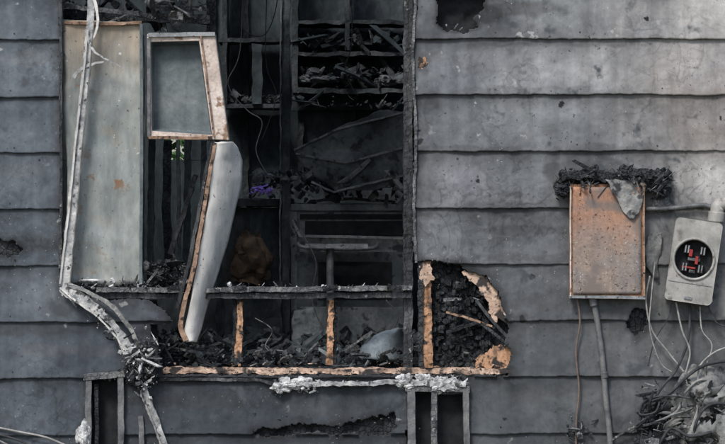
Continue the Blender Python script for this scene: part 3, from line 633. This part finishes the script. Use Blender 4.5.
# ---------------------------------------------------------------- breaker box
bx=empty('breaker_box')
ubox('case',570,643.5,184,297,-.085,.072,'rustrim',bx,bev=.003)
patch('cover',[(187,573,641,-.093,-.093),(230,573,641,-.094,-.091),(265,573,641,-.091,-.094),(294,573,641,-.093,-.092)],'rustbox',bx,nx=20,sub=10,crump=.0025,cs=8,th=.003)
usweep('bottom_lip',[(569,296.5,-.075),(645,297.5,-.075)],3,5,'steel',bx,curve=False,jit=.001)
usweep('side_lip',[(643.5,186,-.088),(644,296,-.088)],2,3,'brownedge',bx,curve=False,jit=.001)
usweep('side_lip_near',[(570.5,186,-.088),(570.5,296,-.088)],1.4,3,'peach',bx,curve=False,jit=.001)
for (u,v) in ((580,193),(634,193),(580,289),(634,289)): lump('screw',P(u,v,-.096),(.006,.004,.006),'brownedge',bx,amp=.1,sub=2)
usweep('charred_top_board',[(562,176,-.06),(580,174,-.06),(612,177,-.06),(640,174,-.06),(658,177,-.05)],8,20,'char',bx,curve=False,jit=.012,step=.01)
for (u,v,r) in ((566,180,6),(590,175,6),(625,174,5),(655,178,7),(661,188,5),(563,190,4)): lump('char_lump',P(u,v,-.05),(r*S*1.2,.04,r*S),'char',bx,amp=1.3,fs_=35)
flakes('top_char',260,lambda:P(random.uniform(560,665),random.gauss(176,4)+ (random.random()**4)*14,random.uniform(-.12,-.01)),0.028,['char','greychar','charv','char','cloth'],bx,flat=.3,long=1.5)
for s0 in (562,660):
    flakes('hanging_char',80,lambda:P(random.gauss(s0,3.5),random.uniform(174,200)-abs(random.gauss(0,4)),random.uniform(-.09,-.02)),0.02,['char','greychar','charv'],bx,flat=.3,long=1.5)
for k in range(9):
    u=random.uniform(558,670); l=random.uniform(5,24); wire('charred_strand',[(u,178,-.06),(u+random.uniform(-12,12),168+random.uniform(-2,4),-.09),(u+random.uniform(-18,18),176+l,-.1)],.8,random.choice(['wireb','wireb','cloth']),bx)
ml=empty('melted_cloth')
patch('drape',[(174,604,652,-.06,-.04),(180,606,650,-.115,-.07),(190,611,646,-.12,-.09),(202,618,643,-.115,-.1),(212,624,638,-.11,-.105),(219,630,633,-.105,-.105)],'cloth',ml,nx=22,sub=6,crump=.012,cs=18,th=.002)
patch('flap',[(232,652,662,-.03,-.02),(245,645,662,-.04,-.02),(262,645,659,-.035,-.02),(278,652,657,-.03,-.02)],'cloth',ml,nx=8,sub=5,crump=.012,cs=20,th=.002)
patch('flap_upper',[(196,655,668,-.03,-.02),(206,652,672,-.04,-.02),(212,658,666,-.03,-.02)],'greychar',ml,nx=8,sub=5,crump=.01,cs=20,th=.003)
cd=empty('conduit_pipe')
wire('pipe',[(593,298,-.045),(597,320,-.04),(602,355,-.035),(606,400,-.035),(610,440,-.035),(612,500,-.04)],6,'conduit',cd)
wire('coupling',[(592.5,297,-.045),(594,306,-.045)],8.5,'conduit',cd)
wire('coupling',[(604,372,-.035),(605,378,-.035)],7.5,'conduit',cd)
cd2=empty('ground_wire')
wire('strand',[(577,298,-.05),(580,322,-.04),(576,352,-.035),(579,390,-.035),(576,430,-.035),(578,500,-.03)],2.0,'copper',cd2)
flakes('pipe_base_debris',80,lambda:P(random.gauss(578,7),random.gauss(432,7),random.uniform(-.06,-.02)),.022,['char','charv','greychar'],cd2,flat=.3,long=1.6)

# ---------------------------------------------------------------- meter box (tilted)
mb=empty('electric_meter_box')
th=math.radians(8.5); cu,cv=693.5,261
def RM(a,b,y):
    return P(cu+a*math.cos(th)-b*math.sin(th),cv+a*math.sin(th)+b*math.cos(th),y)
def rrect(w,h,r,n=6):
    o=[]
    for (sx,sy,a0) in ((1,1,0),(-1,1,90),(-1,-1,180),(1,-1,270)):
        for k in range(n+1):
            a=math.radians(a0+90*k/n); o.append((sx*(w-r)+r*math.cos(a),sy*(h-r)+r*math.sin(a)))
    return o
def prism(name,ol,yf,yb,m_,parent,bev=.006,hole=None):
    n=len(ol); vs=[RM(a,b,yf) for a,b in ol]+[RM(a,b,yb) for a,b in ol]
    fs=[(i,(i+1)%n,n+(i+1)%n,n+i) for i in range(n)]
    fs.append(tuple(range(n,2*n)))
    if hole:
        cx,cy,r=hole
        for a,b in ol:
            an=math.atan2(b-cy,a-cx); vs.append(RM(cx+r*math.cos(an),cy+r*math.sin(an),yf))
        fs+=[(i,(i+1)%n,2*n+(i+1)%n,2*n+i) for i in range(n)]
        for a,b in ol:
            an=math.atan2(b-cy,a-cx); vs.append(RM(cx+r*math.cos(an),cy+r*math.sin(an),yf+.055))
        fs+=[(2*n+i,2*n+(i+1)%n,3*n+(i+1)%n,3*n+i) for i in range(n)]
        fs.append(tuple(range(3*n,4*n)))
    else: fs.append(tuple(range(n))[::-1])
    o=mk(name,vs,fs,m_,parent)
    q=o.modifiers.new('b','BEVEL'); q.width=bev; q.segments=3; q.limit_method='ANGLE'; q.angle_limit=math.radians(50); return o
ol=rrect(24,42,5,8)
ol2=[]
for i in range(len(ol)):
    a=ol[i]; b=ol[(i+1)%len(ol)]; L=math.hypot(a[0]-b[0],a[1]-b[1]); n=max(1,int(L/4))
    for k in range(n): ol2.append((a[0]+(b[0]-a[0])*k/n,a[1]+(b[1]-a[1])*k/n))
prism('can',ol2,-.10,-.02,'meter',mb,hole=(0,-2,19))
def circ(a,b,r,y,n=28): return [RM(a+r*math.cos(2*math.pi*k/n),b+r*math.sin(2*math.pi*k/n),y) for k in range(n)]
ring=[]; fs=[]; secs=[(19,-.100),(19.3,-.108),(20.6,-.110),(21.6,-.107),(21.6,-.099)]
for r,y in secs: ring+=circ(0,-2,r,y)
for s in range(len(secs)-1):
    for k in range(28): fs.append((s*28+k,s*28+(k+1)%28,(s+1)*28+(k+1)%28,(s+1)*28+k))
mk('socket_ring',ring,fs,'meter',mb,smooth=True)
dk=circ(0,-2,18.5,-.052); mk('socket_back',dk,[tuple(range(28))],'black',mb)
def rbx(name,a0,a1,b0,b1,yf,yb,m_):
    prism(name,[(a1,b1),(a0,b1),(a0,b0),(a1,b0)],yf,yb,m_,mb,bev=.002)
for sx in (-1,1):
    for sy in (-1,1):
        rbx('meter_jaw',sx*8-3,sx*8+3,-2+sy*9-4.5,-2+sy*9+4.5,-.085,-.055,'black')
        rbx('jaw_blade',sx*8-2.2,sx*8-0.8,-2+sy*9-3.8,-2+sy*9+3.8,-.093,-.056,'steel')
        rbx('jaw_blade',sx*8+0.8,sx*8+2.2,-2+sy*9-3.8,-2+sy*9+3.8,-.093,-.056,'steel')
rbx('red_terminal',-5.5,-2,-11,-4,-.09,-.055,'red'); rbx('red_terminal',1.5,4.5,-5,3,-.09,-.055,'red'); rbx('red_terminal',-11,3,6.2,8,-.088,-.055,'red')
rbx('white_tag',-3,3,9,12,-.088,-.055,'cloth')
rbx('terminal_bridge',-6,6,-3,0,-.082,-.055,'conduit')
rbx('latch',-4,4,36,39,-.106,-.099,'steel')
rbx('cover_seam',-22,22,22.5,23.3,-.102,-.099,'conduit')
wire('top_hub',[(716,222,-.06),(717,212,-.06)],17,'meter',mb)
pr=empty('service_conduit')
wire('elbow',[(717,214,-.06),(719,206,-.06),(730,203,-.06),(760,203,-.06),(830,202,-.05)],14,'meter',pr)
wire('pipe_run',[(645,209,-.035),(672,208,-.035),(700,205,-.04),(712,207,-.045)],4.5,'conduit',pr)
ww=empty('electrical_wires')
W=[([(650,276,-.05),(646,300,-.06),(652,330,-.06),(668,352,-.06),(684,372,-.07)],1.9,'wirew'),
([(655,262,-.05),(651,300,-.07),(650,330,-.07),(660,362,-.06),(672,372,-.06)],1.3,'wirew'),
([(672,300,-.05),(668,318,-.06),(655,340,-.06),(648,366,-.05)],1.2,'wireb'),
([(676,302,-.05),(682,330,-.07),(690,352,-.07),(686,380,-.08),(700,410,-.08),(690,450,-.06)],1.9,'wirew'),
([(700,306,-.05),(702,330,-.06),(712,346,-.07),(705,372,-.08),(712,400,-.08)],1.4,'wirew'),
([(706,300,-.05),(716,322,-.06),(732,328,-.05)],1.4,'wireb'),
([(690,305,-.04),(688,340,-.06),(676,370,-.07),(660,390,-.08),(645,420,-.06),(640,450,-.05)],2.6,'wireb'),
([(720,384,-.08),(700,380,-.1),(684,394,-.12),(676,412,-.12),(650,424,-.09),(632,428,-.05),(612,440,-.04)],2.6,'cloth'),
([(735,405,-.1),(712,404,-.16),(698,418,-.16),(690,450,-.12)],3.0,'wireb'),
([(735,360,-.06),(708,364,-.1),(690,374,-.12),(668,394,-.12),(646,404,-.09),(640,420,-.07)],3.4,'wireb'),
([(660,400,-.1),(655,412,-.12),(640,414,-.1),(644,402,-.1),(662,396,-.12),(690,398,-.15)],2.0,'wireb'),
([(735,345,-.05),(715,352,-.08),(700,366,-.09),(698,384,-.1)],1.8,'wirew'),
([(712,432,-.16),(690,436,-.16),(672,428,-.13),(662,440,-.11),(652,460,-.06)],3.2,'wireb')]
for p,r,m_ in W: wire('wire',p,r,m_,ww,seg=12)
ins=empty('burned_insulation')
patch('batt',[(370,694,735,-.05,-.05),(382,688,738,-.07,-.07),(400,676,738,-.08,-.08),(420,664,738,-.07,-.07),(440,654,738,-.07,-.07),(470,644,738,-.05,-.05)],'cloth',ins,nx=50,sub=10,crump=.07,cs=7,th=.006,smooth=True,holes=.42,hs=14)
patch('batt_front',[(385,704,730,-.11,-.1),(400,696,736,-.13,-.12),(425,690,738,-.13,-.12),(470,680,738,-.1,-.1)],'cloth',ins,nx=40,sub=12,crump=.07,cs=8,th=.005,smooth=True,holes=.35,hs=14)
patch('batt_lower',[(398,644,690,-.04,-.05),(420,640,700,-.04,-.06),(460,636,700,-.04,-.05)],'char',ins,nx=34,sub=12,crump=.05,cs=10,th=.005,smooth=True,holes=.35,hs=16)
flakes('scraps',260,lambda:P(random.uniform(642,735),444-64*random.random()**1.3,random.uniform(-.14,-.04)) ,0.035,['cloth','char','greychar','charv','char'],ins,flat=.2,long=1.6)
lw=empty('fallen_cable')
for p,r,m_ in (([(-20,424,-.03),(20,432,-.03),(48,438,-.04),(80,452,-.04)],2.2,'wirew'),([(-20,430,-.03),(18,440,-.03),(40,452,-.03)],2.2,'wireb'),([(-10,436,-.03),(10,446,-.03)],2,'cloth')):
    wire('strand',p,r,m_,lw)
lump('ash_knot',P(83,436,-.03),(.026,.02,.05),'ash',lw,amp=.8,fs_=40)

# ---------------------------------------------------------------- ground, bush
mk('ground',[(-150,-150,0),(150,-150,0),(150,150,0),(-150,150,0)],[(0,1,2,3)],'dirt')
bu=empty('garden_shrub')
vs=[];fs=[]
for k in range(9000):
    c=Vector((random.gauss(-1.7,1.0),random.gauss(7.6,.6),abs(random.gauss(1.7,.8))))
    if mn.noise(c*1.6)<-.12: continue
    s=random.uniform(.03,.08); a=Vector((random.uniform(-1,1),random.uniform(-1,1),random.uniform(-1,1))).normalized()*s
    b_=Vector((random.uniform(-1,1),random.uniform(-1,1),random.uniform(-1,1))).normalized()*s*.5
    n=len(vs); vs+=[c-a,c+b_,c+a,c-b_]; fs.append((n,n+1,n+2,n+3))
mk('foliage',vs,fs,'leaf',bu)
for k in range(6):
    sweep('stem',[(-1.7+k*.12-.3,7.6,0),(-1.7+(k-3)*.25,7.6,.9),(-1.7+(k-3)*.5,7.6,2.0)],.06,.06,'bark',bu,rnd=True,taper=(1,.3))

# ---------------------------------------------------------------- light
w=bpy.data.worlds.new('World'); sc.world=w; w.use_nodes=True
nt=w.node_tree; sk=nt.nodes.new('ShaderNodeTexSky'); sk.sky_type='NISHITA'; sk.sun_disc=False
el=math.radians(48); az=math.atan2(-0.42,-0.9)
sk.sun_elevation=el; sk.sun_rotation=az; sk.dust_density=2.0
nt.links.new(sk.outputs[0],nt.nodes['Background'].inputs[0]); nt.nodes['Background'].inputs[1].default_value=0.15
sd=bpy.data.lights.new('sun','SUN'); sd.energy=2.3; sd.angle=math.radians(14); sd.color=(1,.98,.95)
so=bpy.data.objects.new('sun',sd); sc.collection.objects.link(so)
dr=Vector((math.sin(az)*math.cos(el),math.cos(az)*math.cos(el),math.sin(el)))
so.rotation_euler=dr.to_track_quat('Z','Y').to_euler(); so.location=dr*20
cam=bpy.data.cameras.new('camera'); co=bpy.data.objects.new('camera',cam); sc.collection.objects.link(co)
co.location=(0,-D,ZC); co.rotation_euler=(math.radians(90),0,0); cam.lens=36*D/(725*S); cam.clip_end=500
sc.camera=co
sc.view_settings.view_transform='Standard'; sc.view_settings.look='None'; sc.view_settings.exposure=0
